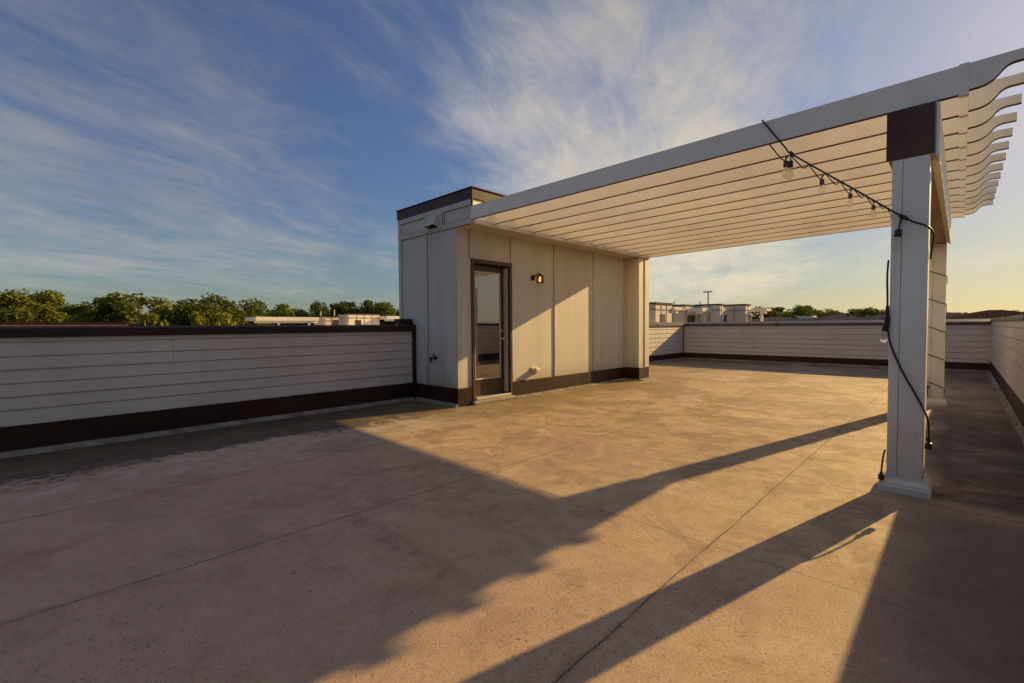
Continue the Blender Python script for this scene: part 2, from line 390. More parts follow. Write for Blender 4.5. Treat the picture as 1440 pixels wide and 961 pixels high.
def parapet(name, label, ax, lo, hi, face, sgn, courses, joints, zf, zc, zt, top_z, th=.2, slope=False, endtrim=()):
    """ax: axis the wall runs along; face: position of the inner face; sgn: direction the face looks"""
    mid = (lo+hi)/2
    loc = (mid, face, 0) if ax == 0 else (face, mid, 0)
    t = thing(name, label, 'parapet wall', loc)
    core = MB(); inner = face - sgn*.021
    core.prism([(inner, 0), (inner, zc+.02), (face - sgn*th, zc+.02), (face - sgn*th, -.6), (inner, -.6)], lo, hi, ax)
    core.build('wall_core', M['siding'], t)
    s = MB(); lap_siding(s, ax, lo, hi, face, sgn, courses, joints); s.build('siding', M['siding'], t)
    # brown base flashing with a thin drip lip
    f = MB()
    f.prism([(face - sgn*.015, .015), (face + sgn*.030, .015), (face + sgn*.025, zf-.012), (face + sgn*.033, zf-.010), (face + sgn*.033, zf), (face - sgn*.015, zf+.004)], lo, hi, ax)
    f.build('base_flashing', M['trim_dark'], t)
    c = MB()
    c.prism([(face + sgn*.012, .002), (face + sgn*.085, .002), (face + sgn*.070, .020), (face + sgn*.031, .055), (face + sgn*.012, .055)], lo, hi, ax)
    c.build('cant_strip', M['cant'], t)
    # metal coping: fascia, sloped shoulder, flat top
    k = MB()
    k.prism([(face + sgn*.038, zc), (face + sgn*.044, zc-.008), (face + sgn*.046, zc), (face + sgn*.044, zt)] + ([(face + sgn*.030, zt+.006), (face - sgn*(th+.015), top_z)] if slope else [(face + sgn*.010, top_z), (face - sgn*(th+.015), top_z-.01)]) + [(face - sgn*(th+.03), zc), (face - sgn*(th+.02), zc)], lo, hi, ax)
    k.build('coping', M['coping_far' if slope else 'coping'], t)
    jc = MB(); a = lo + 1.7
    while a < hi-.3:
        jc.prism([(face + sgn*.040, zc-.002), (face + sgn*.0475, zc-.010), (face + sgn*.0495, zc), (face + sgn*.0475, zt+.002)] + ([(face + sgn*.031, zt+.009), (face - sgn*(th+.015), top_z+.003)] if slope else [(face + sgn*.011, top_z+.003), (face - sgn*(th+.015), top_z-.007)]) + [(face - sgn*(th+.03), top_z-.03), (face, zt-.02)], a, a+.09, ax); a += 3.05
    jc.build('coping_joint', M['coping'], t)
    sw = MB(); a = lo + .2
    while a < hi:
        p = (a, face + sgn*.033, zf-.004) if ax == 0 else (face + sgn*.033, a, zf-.004)
        sw.box(p[0]-.007, p[0]+.007, p[1]-.007, p[1]+.007, p[2]-.006, p[2]+.012); a += .46
    sw.build('flashing_screws', M['trim_dark'], t)
    for j, (a, b) in enumerate(endtrim):
        e = MB()
        if ax == 0: e.box(a, b, min(face - sgn*.02, face + sgn*.03), max(face - sgn*.02, face + sgn*.03), .05, zc)
        else: e.box(min(face - sgn*.02, face + sgn*.03), max(face - sgn*.02, face + sgn*.03), a, b, .05, zc)
        e.build('end_trim', M['trim_dark'], t, .003)
    return t

def bands(zs): return [(zs[i+1], zs[i]) for i in range(len(zs)-1)]
cL = bands([1.19, 1.128, .986, .854, .719, .587, .455, .298])
parapet('parapet_wall', 'long shaded parapet of beige lap siding left of the stair house, dark brown coping', 0, XA, X1-.075, YL, -1, cL,
        {1: [1.10], 2: [1.10, -2.2], 3: [2.17], 4: [2.17, -1.3], 5: [3.29], 6: [3.29, -.9]}, .298, 1.18, 1.262, 1.285, endtrim=())
cB = bands([1.215, 1.109, .943, .786, .638, .490, .332, .235])
parapet('parapet_wall', 'far parapet of warm beige lap siding across the back of the deck, passing behind both white posts', 1, YR, YL2, XB, -1, cB,
        {1: [4.1], 2: [2.6], 3: [4.9, 1.4], 4: [3.2], 5: [5.6, 2.0], 6: [3.9]}, .232, 1.205, 1.275, 1.350, slope=True)
cL2 = bands([1.20, 1.10, .955, .81, .665, .52, .375, .24])
parapet('parapet_wall', 'short sunlit lap siding parapet just right of the stair house, cut by a diagonal shadow', 0, X2-.2, XB, YL2, -1, cL2,
        {}, .232, 1.205, 1.275, 1.350, slope=True, endtrim=((XB-.09, XB-.03),))
cR = bands([1.29, 1.183, 1.022, .865, .696, .544, .40, .29])
parapet('parapet_wall', 'right hand parapet of grey beige lap siding cut off by the right edge of the photo', 0, XA, XB, YR, 1, cR,
        {0: [9.9], 1: [9.85, 14.4], 2: [10.2, 14.3], 3: [10.4, 14.5], 4: [10.9, 14.4], 5: [11.5, 14.6], 6: [11.9]}, .295, 1.285, 1.335, 1.375, slope=True)
# ------------------------------------------------------------------ stair house
hut = thing('stair_house', 'beige panelled stair house on the deck with a brown glazed door and brown base', 'stair house', (X1, YH, 0))
DX0, DX1, DZ0, DZ1 = 4.775, 5.688, .06, 2.322      # door frame, outside
w = MB()
w.box(X1, DX0, YH, YF, 0, 2.80)
w.box(DX1, X2, YH, YF, 0, 2.80)
w.box(DX0, DX1, YH, YH+.16, DZ1, 2.80)
w.box(DX0, DX1, YH+.30, YF, 0, 2.80)
w.build('wall', M['panel'], hut)
p = MB(); p.box(9.437, X2+.02, 5.205, YH-.001, 0, 2.772); p.build('pilaster', M['panel'], hut, .004)
ct = MB(); ct.box(9.69, X2+.034, 5.188, 5.204, .287, 2.77); ct.box(X2+.0205, X2+.034, 5.2042, 5.30, .287, 2.77)
ct.build('corner_trim', M['panel_trim'], hut, .003)
for bx, z0, z1 in ((4.765, DZ1+.005, 2.772), (5.690, DZ1+.005, 2.772), (6.862, .29, 2.772), (8.165, .29, 2.772), (9.40, .29, 2.772)):
    b = MB(); b.box(bx-.022, bx+.022, YH-.020, YH+.004, z0, z1); b.build('batten', M['panel_trim'], hut, .003)
b = MB(); b.box(X1-.014, X1-.0005, YF-.085, YF+.012, .29, 2.772); b.build('corner_trim', M['panel_trim'], hut, .003)
b = MB(); b.box(X1-.016, X1-.0005, 6.313, 6.343, .9, 2.772); b.build('batten', M['panel_trim'], hut, .003)
cs = MB()
for bx, z0 in ((4.765, DZ1+.005), (5.690, DZ1+.005), (6.862, .29), (8.165, .29), (9.40, .29)):
    for sx in (-.026, .023): cs.box(bx+sx, bx+sx+.004, YH-.004, YH+.003, z0, 2.77)
cs.box(X1-.004, X1+.003, 6.307, 6.312, .29, 2.768); cs.box(X1-.004, X1+.003, 6.344, 6.350, .29, 2.768); cs.box(X1-.004, X1+.003, YF-.092, YF-.086, .29, 2.768)
cs.box(X1-.005, X1+.003, YO+.06, YF, 2.760, 2.768); cs.box(X1-.005, X1+.003, YO+.06, YF-.08, 2.852, 2.858); cs.box(X1-.005, X1+.003, YO+.06, YF-.08, 3.037, 3.043)
for yy in (6.329, 6.367, 5.839, 5.877, YO+.052): cs.box(X1-.006, X1+.003, yy, yy+.005, 2.86, 3.035)
cs.build('sealant', M['caulk'], hut)['kind'] = 'stuff'
# upper band: box with trims, and the ledger over the door side
u = MB(); u.box(X1, X2+.01, YO+.012, YF, 2.775, 3.130); u.build('header_box', M['panel'], hut)
for name, (y0, y1, z0, z1) in {'a': (YO, YF+.014, 2.770, 2.850), 'b': (YO, YF+.014, 3.045, 3.128)}.items():
    q = MB(); q.box(X1-.016, X1-.001, y0, y1, z0, z1); q.build('trim_board', M['panel_trim'], hut, .003)
for y0, y1 in ((YF-.075, YF+.012), (6.335, 6.365), (5.845, 5.875), (YO, YO+.05)):
    q = MB(); q.box(X1-.014, X1-.001, y0, y1, 2.8505, 3.0445); q.build('trim_board', M['panel_trim'], hut, .003)
q = MB(); q.box(X1-.016, X2+.03, YO-.016, YO+.0115, 2.768, 2.835); q.build('header_edge', M['panel_trim'], hut, .003)
q = MB(); q.box(X1-.010, X2+.02, YO-.006, YO+.0115, 2.8355, 3.10); q.build('ledger', M['vinyl'], hut, .003)
q = MB(); q.box(X1-.020, X1-.0005, YO-.014, YO+.016, 2.84, 3.135); q.build('corner_flashing', M['trim_dark'], hut, .002)
k = MB(); k.box(X1-.022, X2+.03, YO-.012, YF+.03, 3.128, 3.283); k.build('roof_edge', M['roof_edge'], hut, .006)
k = MB(); k.box(X1-.034, X2+.04, YO-.026, YF+.04, 3.2835, 3.302); k.build('roof_cap', M['coping'], hut, .004)
# base flashing
f = MB()
f.box(X1-.020, X1-.001, YH-.014, YF, .03, .286); f.box(X1-.020, DX0-.012, YH-.016, YH-.001, .012, .286)
f.box(DX1+.012, 9.436, YH-.016, YH-.001, .03, .286); f.box(9.421, 9.436, 5.19, YH-.0165, .03, .286)
f.box(9.421, X2+.036, 5.187, 5.204, .03, .286); f.box(X2+.021, X2+.036, 5.2045, 5.56, .03, .286)
f.build('base_flashing', M['trim_dark'], hut, .003)
f = MB()
f.prism([(X1-.085, .002), (X1-.020, .002), (X1-.020, .052), (X1-.03, .05)], YH-.02, YL-.05, 1)
f.prism([(YH-.10, .002), (YH-.016, .002), (YH-.016, .034), (YH-.03, .034)], DX1+.02, 9.42, 0)
f.prism([(5.09, .002), (5.187, .002), (5.187, .034), (5.17, .034)], 9.40, X2+.04, 0)
f.build('cant_strip', M['cant'], hut)
# door
dy = YH + .115
door = MB(); door.box(4.835, 5.600, dy, dy+.045, .105, 2.245); dob = door.build('door', M['door'], hut, .004)
gl = MB(); gl.box(4.948, 5.500, dy-.006, dy-.0005, .392, 2.130); gl.build('glass', M['glass'], dob)
lf = MB(); e = .022
for bx in ((4.925, 4.948, .370, 2.152), (5.500, 5.523, .370, 2.152)): lf.box(bx[0], bx[1], dy-.013, dy-.0005, bx[2], bx[3])
lf.box(4.9485, 5.4995, dy-.013, dy-.0005, .370, .392); lf.box(4.9485, 5.4995, dy-.013, dy-.0005, 2.130, 2.152)
lf.build('glazing_bead', M['lite'], dob, .002)
hd = MB(); hd.lathe([(0, .032), (.008, .032), (.012, .014), (.035, .012), (.042, .026), (.060, .030), (.070, .020), (.073, .0)], (5.553, dy-.001, 1.035), 18, (0, -1, 0))
hd.build('door_knob', M['brass'], dob, smooth=True)
hd = MB(); hd.lathe([(0, .030), (.010, .030), (.014, .022), (.016, .0)], (5.553, dy-.001, 1.175), 18, (0, -1, 0)); hd.box(5.549, 5.557, dy-.034, dy-.014, 1.160, 1.190)
hd.build('deadbolt', M['brass'], dob)
fr = MB()
fr.box(DX0, DX0+.058, YH-.022, YH+.165, DZ0, DZ1); fr.box(DX1-.058, DX1, YH-.022, YH+.165, DZ0, DZ1); fr.box(DX0+.0585, DX1-.0585, YH-.022, YH+.165, DZ1-.060, DZ1)
fr.build('door_frame', M['door'], hut, .004)
ws = MB(); ws.box(5.606, 5.618, YH+.02, YH+.112, .12, 2.24); ws.build('weather_strip', M['lite'], hut)
th = MB(); th.box(DX0+.059, DX1-.059, YH-.045, YH+.16, .060, .103); th.build('threshold', M['thresh'], hut, .006)
st = MB(); st.box(DX0-.01, DX1+.01, YH-.075, YH+.2, .001, .058); st.build('door_step', M['stone'], hut, .012)
# end piece of the left parapet where it meets the stair house
e = thing('parapet_end_trim', 'dark metal trim and raised brown block closing the left parapet against the stair house', 'end trim', (X1-.05, YL, 0))
q = MB(); q.box(X1-.075, X1-.001, YL-.036, YL+.2, .056, 1.288); q.build('trim_post', M['trim_dark'], e, .003)
q = MB(); q.box(X1-.26, X1-.022, YL+.04, YL+.24, 1.289, 1.385); q.build('raised_block', M['trim_dark'], e, .006)

# vent hood on the upper left wall
vh = thing('vent_hood', 'pale vent hood with a dark opening high on the shaded side of the stair house', 'vent', (X1-.02, 6.1, 2.93))
q = MB(); q.box(X1-.030, X1-.0165, 5.885, 6.325, 2.795, 3.075); q.build('back_plate', M['vent'], vh, .004)
q = MB()
hx0 = X1-.0305
q.v += [(hx0, 5.98, 3.03), (hx0, 6.22, 3.03), (hx0, 6.24, 2.83), (hx0, 5.96, 2.83), (hx0-.03, 5.99, 3.02), (hx0-.03, 6.21, 3.02), (hx0-.105, 6.235, 2.86), (hx0-.105, 5.965, 2.86)]
q.f += [(0,1,5,4), (4,5,6,7), (1,2,6,5), (0,4,7,3)]
hood = q.build('hood', M['vent'], vh); mo = hood.modifiers.new('thick', 'SOLIDIFY'); mo.thickness = .008
q = MB(); q.box(X1-.034, X1-.0305, 6.0, 6.2, 2.83, 2.99); q.build('duct_opening', M['dark_in'], vh)

# hose tap on the shaded side
tp = thing('hose_tap', 'small dark hose tap low on the shaded side of the stair house', 'tap', (X1, 6.14, .74))
q = MB(); q.lathe([(0, .035), (.008, .035), (.010, .012), (.06, .012)], (X1, 6.12, .735), 12, (-1, 0, 0)); q.tube([(X1-.06, 6.12, .735), (X1-.085, 6.12, .73), (X1-.10, 6.12, .70), (X1-.10, 6.12, .672)], .013, 10); q.build('spout', M['bronze'], tp, smooth=True)
q = MB(); q.tube([(X1-.05, 6.12, .745), (X1-.05, 6.12, .79)], .007, 8); q.lathe([(0, .028), (.008, .030), (.014, .026)], (X1-.05, 6.12, .785), 12, (0, 0, 1)); q.build('handle', M['beam_cap'], tp, smooth=True)
q = MB(); q.box(X1-.03, X1-.001, 6.17, 6.235, .70, .765); q.build('valve_box', M['vent'], tp, .004)
q = MB(); q.lathe([(0, .02), (.04, .02), (.042, 0)], (X1-.02, 6.20, .733), 10, (-1, 0, 0)); q.build('valve_cap', M['bronze'], tp)

# wall lantern
ln = thing('wall_lantern', 'lit bronze wall lantern with a yellow glow beside the brown door', 'wall lamp', (6.28, YH, 2.1))
q = MB(); q.box(6.165, 6.285, YH-.012, YH-.0005, 2.005, 2.215); q.build('mounting_block', M['panel_trim'], ln, .004)
q = MB(); q.lathe([(0, .052), (.012, .052), (.022, .040), (.03, .03)], (6.225, YH-.012, 2.115), 20, (0, -1, 0)); q.build('wall_plate', M['bronze'], ln)
q = MB(); q.tube([(6.225, YH-.03, 2.115), (6.23, YH-.07, 2.15), (6.24, YH-.11, 2.185), (6.25, YH-.155, 2.185), (6.255, YH-.165, 2.16)], .010, 8); q.build('arm', M['bronze'], ln, smooth=True)
lc = (6.255, YH-.165)
q = MB(); q.lathe([(0, .006), (.012, .012), (.02, .04), (.045, .066), (.052, .066), (.054, .0)], (lc[0], lc[1], 2.182), 8, (0, 0, -1)); q.build('lantern_roof', M['bronze'], ln)
q = MB()
for k in range(6):
    a = math.pi*k/3; q.tube([(lc[0]+.056*math.cos(a), lc[1]+.056*math.sin(a), 2.13), (lc[0]+.062*math.cos(a), lc[1]+.062*math.sin(a), 2.015)], .007, 6)
for k in range(6):
    a, a2 = math.pi*k/3, math.pi*(k+1)/3
    for z, r in ((2.018, .062),): q.tube([(lc[0]+r*math.cos(a), lc[1]+r*math.sin(a), z), (lc[0]+r*math.cos(a2), lc[1]+r*math.sin(a2), z)], .008, 6)
q.build('cage', M['bronze'], ln)
q = MB(); q.lathe([(0, .012), (.02, .016), (.05, .024), (.075, .026), (.092, .016), (.096, 0)], (lc[0], lc[1], 2.126), 14, (0, 0, -1)); q.build('bulb', M['lit'], ln, smooth=True)
q = MB(); q.lathe([(0, .050), (.105, .056)], (lc[0], lc[1], 2.126), 6, (0, 0, -1)); q.build('lantern_glass', M['bulb'], ln)

# outlet box
ob = thing('outlet_box', 'sunlit ivory outlet box with a bubble cover low on the panelled wall', 'outlet box', (6.27, YH, .45))
q = MB(); q.box(6.175, 6.345, YH-.020, YH-.0005, .385, .500); q.build('plate', M['outlet'], ob, .004)
q = MB(); q.box(6.20, 6.325, YH-.105, YH-.0205, .395, .490); q.build('bubble_cover', M['outlet'], ob, .02, seg=3)

# ------------------------------------------------------------------ pergola
pg = thing('pergola', 'white vinyl pergola with curved rafter tails over the right half of the deck', 'pergola', (4.47, .28, 0))
YB0, YB1 = .150, .410                                # beam sides
def zlift(k): return .045*k/(NJ-1)
bm_ = MB()
bm_.box(XJ-.012, 9.56, YB0, YB1, ZB, 2.812)
bo = bm_.build('beam', M['vinyl'], pg, .004)
q = MB(); q.box(XJ-.024, XJ-.0125, YB0+.006, YB1+.012, ZB+.002, 2.81); q.build('end_plate', M['beam_cap'], bo, .003)
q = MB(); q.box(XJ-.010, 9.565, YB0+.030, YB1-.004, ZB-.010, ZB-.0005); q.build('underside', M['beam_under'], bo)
q = MB(); q.box(XJ-.022, 9.57, YB0-.018, YB0-.001, ZB-.022, 2.80); q.build('side_board', M['vinyl'], bo, .003)

def post(px, y0, y1):
    wd = y1-y0
    q = MB(); q.box(px, px+wd, y0, y1, 0.0, ZB-.011)
    o = q.build('post', M['vinyl'], pg, .008, seg=3)
    s = MB(); s.box(px-.0015, px+.0005, y1-.062, y1-.059, .12, ZB-.02); s.build('seam', M['cant'], o)
    m = MB()
    # base moulding: four mitred runs with a stepped ogee profile
    prof = [(.001, 0), (.046, 0), (.046, .048), (.040, .055), (.038, .070), (.024, .086), (.012, .094), (.010, .112), (.001, .112)]
    cx, cy, hw = px+wd/2, (y0+y1)/2, wd/2
    n = len(m.v)
    for (d0, z) in prof:
        r = hw+d0
        m.v += [(cx-r, cy-r, z), (cx+r, cy-r, z), (cx+r, cy+r, z), (cx-r, cy+r, z)]
    for i in range(len(prof)-1):
        for k in range(4):
            k2 = (k+1) % 4
            m.f.append((n+4*i+k, n+4*i+k2, n+4*(i+1)+k2, n+4*(i+1)+k))
    m.build('base_moulding', M['vinyl'], o)
    return o
p1 = post(4.405, .176, .383); p1['label'] = 'near post with a black cord running across it'
p2 = post(9.474, .172, .379); p2['label'] = 'far post wound with a cord'

def tail_prof():
    pts_low = [(.0, 2.838), (-.06, 2.840), (-.095, 2.848), (-.125, 2.866), (-.150, 2.892), (-.172, 2.920), (-.195, 2.938), (-.222, 2.945), (-.305, 2.945)]
    return [(.0, 3.015)] + pts_low + [(-.305, 3.015)]
for k in range(NJ):
    x = XJ + SJ*k; dz = zlift(k)
    th_ = .040
    r = MB(); r.prism([(YO-.008, ZJ-dz*.4), (YO-.008, ZJT-dz*.4), (.03, ZJT+dz), (.03, ZJ+dz)], x, x+th_, 0)
    ro = r.build('rafter', M['vinyl'], pg, .003)
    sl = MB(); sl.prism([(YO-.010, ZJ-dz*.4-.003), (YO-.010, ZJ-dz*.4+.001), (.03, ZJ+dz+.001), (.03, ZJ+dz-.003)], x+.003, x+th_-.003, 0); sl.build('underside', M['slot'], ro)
    # joint collar and shaped tail
    c = MB(); c.box(x-.0025, x+th_+.0025, -.010, .042, ZJ-.014+dz, ZJT+.008+dz); c.build('collar', M['vinyl'], ro, .003)
    tl = MB(); tl.prism([(a, b+dz) for a, b in tail_prof()], x, x+th_, 0); tl.build('tail', M['vinyl'], ro, .003)
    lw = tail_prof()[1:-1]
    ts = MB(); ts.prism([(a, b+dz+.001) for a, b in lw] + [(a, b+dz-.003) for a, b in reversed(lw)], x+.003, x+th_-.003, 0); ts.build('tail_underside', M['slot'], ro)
    hgr = MB(); hgr.box(x-.006, x-.0005, YO-.06, YO-.007, ZJ-.004, ZJT-.08); hgr.box(x+th_+.0005, x+th_+.006, YO-.06, YO-.007, ZJ-.004, ZJT-.08); hgr.build('hanger', M['vinyl'], ro)

# ------------------------------------------------------------------ string lights
def bulb(par, p, dirn=(0, 0, -1), s=1.0, stem=.05, glass=True):
    """a socket hanging on a short stem, with its glass bulb"""
    p = Vector(p); a = Vector(dirn).normalized()
    q = MB(); q.tube([p, p+a*stem*s], .005*s, 8)
    b0 = p+a*stem*s
    q.lathe([(0, .012*s), (.006*s, .020*s), (.050*s, .022*s), (.056*s, .019*s)], b0, 14, a)
    so = q.build('socket', M['black'], par, smooth=False)
    if glass:
        q = MB(); q.lathe([(0, .014*s), (.010*s, .016*s), (.030*s, .026*s), (.058*s, .030*s), (.080*s, .026*s), (.095*s, .014*s), (.099*s, .001)], b0+a*.056*s, 16, a)
        q.build('glass_bulb', M['bulb'], so, smooth=True)
        q = MB(); q.tube([b0+a*.05*s, b0+a*.10*s], .003*s, 6); q.build('filament', M['brass'], so)
    return so
def smooth_path(pts, n=8):
    P = [Vector(p) for p in pts]; out = []
    for i in range(len(P)-1):
        p0, p1, p2, p3 = P[max(i-1, 0)], P[i], P[i+1], P[min(i+2, len(P)-1)]
        for k in range(n):
            t = k/n
            out.append(.5*((2*p1)+(p2-p0)*t+(2*p0-5*p1+4*p2-p3)*t*t+(3*p1-p0-3*p2+p3)*t**3))
    out.append(P[-1]); return out

s1 = thing('string_light', 'taut black string of bulbs running from the front rafter down to the near post', 'string lights', (XJ-.03, 1.25, 3.03), 'string lights on the pergola')
xs = XJ - .016; xp = 4.405 - .012
pa = [(XJ+.03, 1.275, 3.019), (XJ+.004, 1.266, 3.019), (xs, 1.258, 3.002), (xs-.004, 1.09, 2.74), (xs-.010, 1.03, 2.662), (xp-.02, .62, 2.29), (xp-.006, .31, 2.015), (xp-.004, .20, 1.945), (xp-.002, .168, 1.915), (xp+.03, .150, 1.87), (4.47, .158, 1.80), (4.56, .168, 1.72)]
q = MB(); q.tube(smooth_path(pa, 8), .0065, 8); q.build('cord', M['black'], s1, smooth=True)
q = MB(); q.lathe([(0, .012), (.03, .014), (.05, .010)], (xs-.012, 1.052, 2.69), 10, (0, -.6, -.8)); q.build('clip', M['black'], s1)
bulb(s1, (xs-.012, 1.045, 2.672), (0, .05, -1), 1.0, .055)
q = MB(); q.lathe([(0, .012), (.035, .016), (.06, .010)], (xp-.014, .335, 2.035), 10, (0, -.75, -.6)); q.build('clip', M['black'], s1)
bulb(s1, (xp-.024, .325, 2.015), (-.1, .12, -1), 1.0, .085)
# cord that comes round the post again, crosses its face and ends in a plug
q = MB()
pb = [(4.43, .396, 1.72), (4.396, .398, 1.60), (4.388, .394, 1.45), (4.386, .391, 1.30), (4.385, .386, 1.19), (xp, .372, 1.10), (xp, .335, .985), (xp, .285, .86), (xp, .240, .765), (xp, .195, .665), (xp-.002, .163, .585), (xp-.002, .153, .52), (xp-.002, .150, .455), (xp+.004, .151, .425)]
q.tube(smooth_path(pb, 8), .0065, 8); q.build('cord', M['black'], s1, smooth=True)
q = MB(); q.tube([(xp+.004, .151, .44), (xp+.004, .151, .40), (xp+.004, .151, .395), (xp+.004, .151, .355), (xp+.004, .151, .35)], [.010, .011, .020, .021, .012], 12); q.tube([(xp+.004, .152, .432), (xp+.02, .165, .418)], .006, 6); q.build('plug', M['black'], s1)
q = MB(); q.tube([(4.386, .392, 1.38), (4.386, .392, 1.30), (4.386, .392, 1.29), (4.386, .392, 1.22)], [.010, .014, .018, .014], 10); q.build('clip', M['black'], s1)
bulb(s1, (4.386, .400, 1.245), (-.05, .1, -1), .85, .01)
q = MB(); q.tube(smooth_path([(4.415, .392, .30), (4.396, .400, .26), (4.390, .406, .19), (4.372, .408, .135)], 6), .006, 8); q.build('cord', M['black'], s1, smooth=True)
q = MB(); q.tube([(4.372, .408, .14), (4.368, .408, .125), (4.366, .408, .12), (4.362, .409, .085), (4.361, .409, .08)], [.009, .011, .018, .018, .012], 12); q.build('plug', M['black'], s1)

s2 = thing('string_light', 'slack black string of clear bulbs looping from rafter to rafter', 'string lights', (XJ, 1.18, 2.8), 'string lights on the pergola')
pts = []
for k in range(0, 10):
    x = XJ + SJ*k + .02; y = 1.225 - .13*(x-XJ); z = ZJ + zlift(k)*.7 - .006
    pts += [(x, y, z)]
    sag = .072 if k % 2 == 0 else .05
    pts += [(x+SJ*.62, y-.13*SJ*.62, z-sag), (x+SJ*.86, y-.13*SJ*.86, z-.022)]
q = MB(); q.tube(smooth_path(pts, 6), .0055, 8); q.build('cord', M['black'], s2, smooth=True)
for k in (1, 3, 5, 7, 9):
    x = XJ + SJ*k - .075; y = 1.228 - .13*(x-XJ)
    bulb(s2, (x, y, ZJ + zlift(k)*.7 - .022), (0, 0, -1), 1.0, .05)
# cord wound round the far post
s3 = thing('extension_cord', 'thin dark cord wound four times around the far white post', 'cord', (9.47, .28, .2))
pts = []
y0, y1, x0, x1 = .164, .387, 9.466, 9.690
z = 2.05
while z > .2:
    pts += [(x0, y1, z), (x0, y0, z-.10), (x1, y0, z-.20), (x1, y1, z-.30)]; z -= .42
q = MB(); q.tube(pts, .006, 6); q.build('cord', M['black'], s3, smooth=False)
q = MB(); q.box(9.452, 9.4735, .335, .36, .255, .30); q.build('plug', M['black'], s3, .004)
q = MB(); q.tube(smooth_path([(9.466, .355, .25), (9.455, .35, .18), (9.455, .34, .12)], 5), .006, 6); q.build('loose_end', M['black'], s3)

# ------------------------------------------------------------------ neighbouring roofs
def neighbour(name, label, deck_box, dz, huts, pergs, pipes=(), wall='wall_tan', group=None, coping=True):
    """a town house block with its parapet, and on its roof small stair houses and pergolas"""
    x0, x1, y0, y1 = deck_box
    t = thing(name, label, 'town house', ((x0+x1)/2, (y0+y1)/2, -11.5), group)
    q = MB(); q.box(x0, x1, y0, y1, -11.49, dz); 
    # parapet ring
    q.box(x0, x1, y0, y0+.2, dz+.002, dz+1.15); q.box(x0, x1, y1-.2, y1, dz+.002, dz+1.15); q.box(x0, x0+.2, y0+.202, y1-.202, dz+.002, dz+1.15); q.box(x1-.2, x1, y0+.202, y1-.202, dz+.002, dz+1.15)
    q.build('wall', M[wall], t)
    if coping:
        q = MB()
        q.box(x0-.05, x1+.05, y0-.05, y0+.25, dz+1.152, dz+1.26); q.box(x0-.05, x1+.05, y1-.25, y1+.05, dz+1.152, dz+1.26); q.box(x0-.05, x0+.25, y0+.252, y1-.252, dz+1.152, dz+1.26); q.box(x1-.25, x1+.05, y0+.252, y1-.252, dz+1.152, dz+1.26)
        q.build('coping', M['coping'], t)
    for (hx0, hx1, hy0, hy1, h, mat) in huts:
        q = MB(); q.box(hx0, hx1, hy0, hy1, dz+.002, dz+h); ho = q.build('stair_house', M[mat], t)
        b = MB()
        nx = max(2, round((hx1-hx0)/1.25)); ny = max(2, round((hy1-hy0)/1.1))
        for i in range(1, nx):
            xx = hx0+(hx1-hx0)*i/nx; b.box(xx-.04, xx+.04, hy0-.03, hy0-.002, dz+.1, dz+h)
        for i in range(1, ny):
            yy = hy0+(hy1-hy0)*i/ny; b.box(hx0-.03, hx0-.002, yy-.04, yy+.04, dz+.1, dz+h)
        zz = dz+h-.55
        b.box(hx0-.045, hx1, hy0-.045, hy0-.031, zz, zz+.08); b.box(hx0-.045, hx0-.031, hy0-.03, hy1, zz, zz+.08)
        b.build('trim', M['far_trim'], ho)
        b = MB(); b.box(hx0-.08, hx1+.08, hy0-.08, hy1+.08, dz+h+.002, dz+h+.16); b.build('roof_edge', M['coping'], ho)
        b = MB(); b.box(hx0+1.0, hx0+1.9, hy0-.05, hy0-.003, dz+.1, dz+2.3); b.build('door', M['door'], ho)
    for (px0, px1, py0, py1, z0, z1, posts) in pergs:
        q = MB()
        n = max(3, round((px1-px0)/.45))
        for i in range(n+1):
            xx = px0+(px1-px0-.05)*i/n
            q.box(xx, xx+.05, py0, py1, dz+z0, dz+z1)
        po = q.build('pergola_rafters', M['vinyl'], t)
        q = MB(); q.box(px0-.02, px1+.02, py0+.4, py0+.65, dz+z0-.3, dz+z0-.004); q.box(px0-.02, px1+.02, py0-.06, py0-.004, dz+z0, dz+z1); q.build('pergola_beam', M['vinyl'], po)
        for (qx) in posts:
            q = MB(); q.box(qx-.12, qx+.12, py0+.41, py0+.64, dz+.002, dz+z0-.305); q.build('pergola_post', M['vinyl'], po)
    for (qx, qy, z1) in pipes:
        q = MB(); q.tube([(qx, qy, dz), (qx, qy, z1)], .07, 8); q.build('vent_pipe', M['vinyl'], t)
    return t
neighbour('town_house', 'far tan town house roof with a long white pergola standing before the trees', (15.0, 27.6, 58.5, 72.0), 0, [(26.3, 29.0, 64.0, 67.0, 2.72, 'wall_tan')][:0], [(18.6, 26.3, 62.0, 66.5, 2.15, 2.62, (21.4, 25.2))])
neighbour('town_house', 'far tan town house whose low tan stair house has a white pipe behind it', (27.7, 30.0, 58.5, 72.0), 0, [(26.55+1.2, 29.6, 63.2, 67.0, 2.70, 'wall_tan')], [], [(29.0, 67.6, 3.6)])
neighbour('town_house', 'far cream town house carrying the widest stair house, below the pointed tree', (30.1, 44.0, 58.5, 72.0), 0, [(31.3, 36.2, 63.5, 67.0, 3.12, 'wall_cream')], [(36.3, 41.5, 61.5, 66.0, 2.45, 2.9, (38.2, 40.8))], [(31.0, 67.5, 3.9)], wall='wall_cream')
neighbour('town_house', 'brown coped town house roof edge close beyond the left parapet under the big trees', (-24.0, 3.95, 38.0, 50.0), .42, [], [], wall='brick')
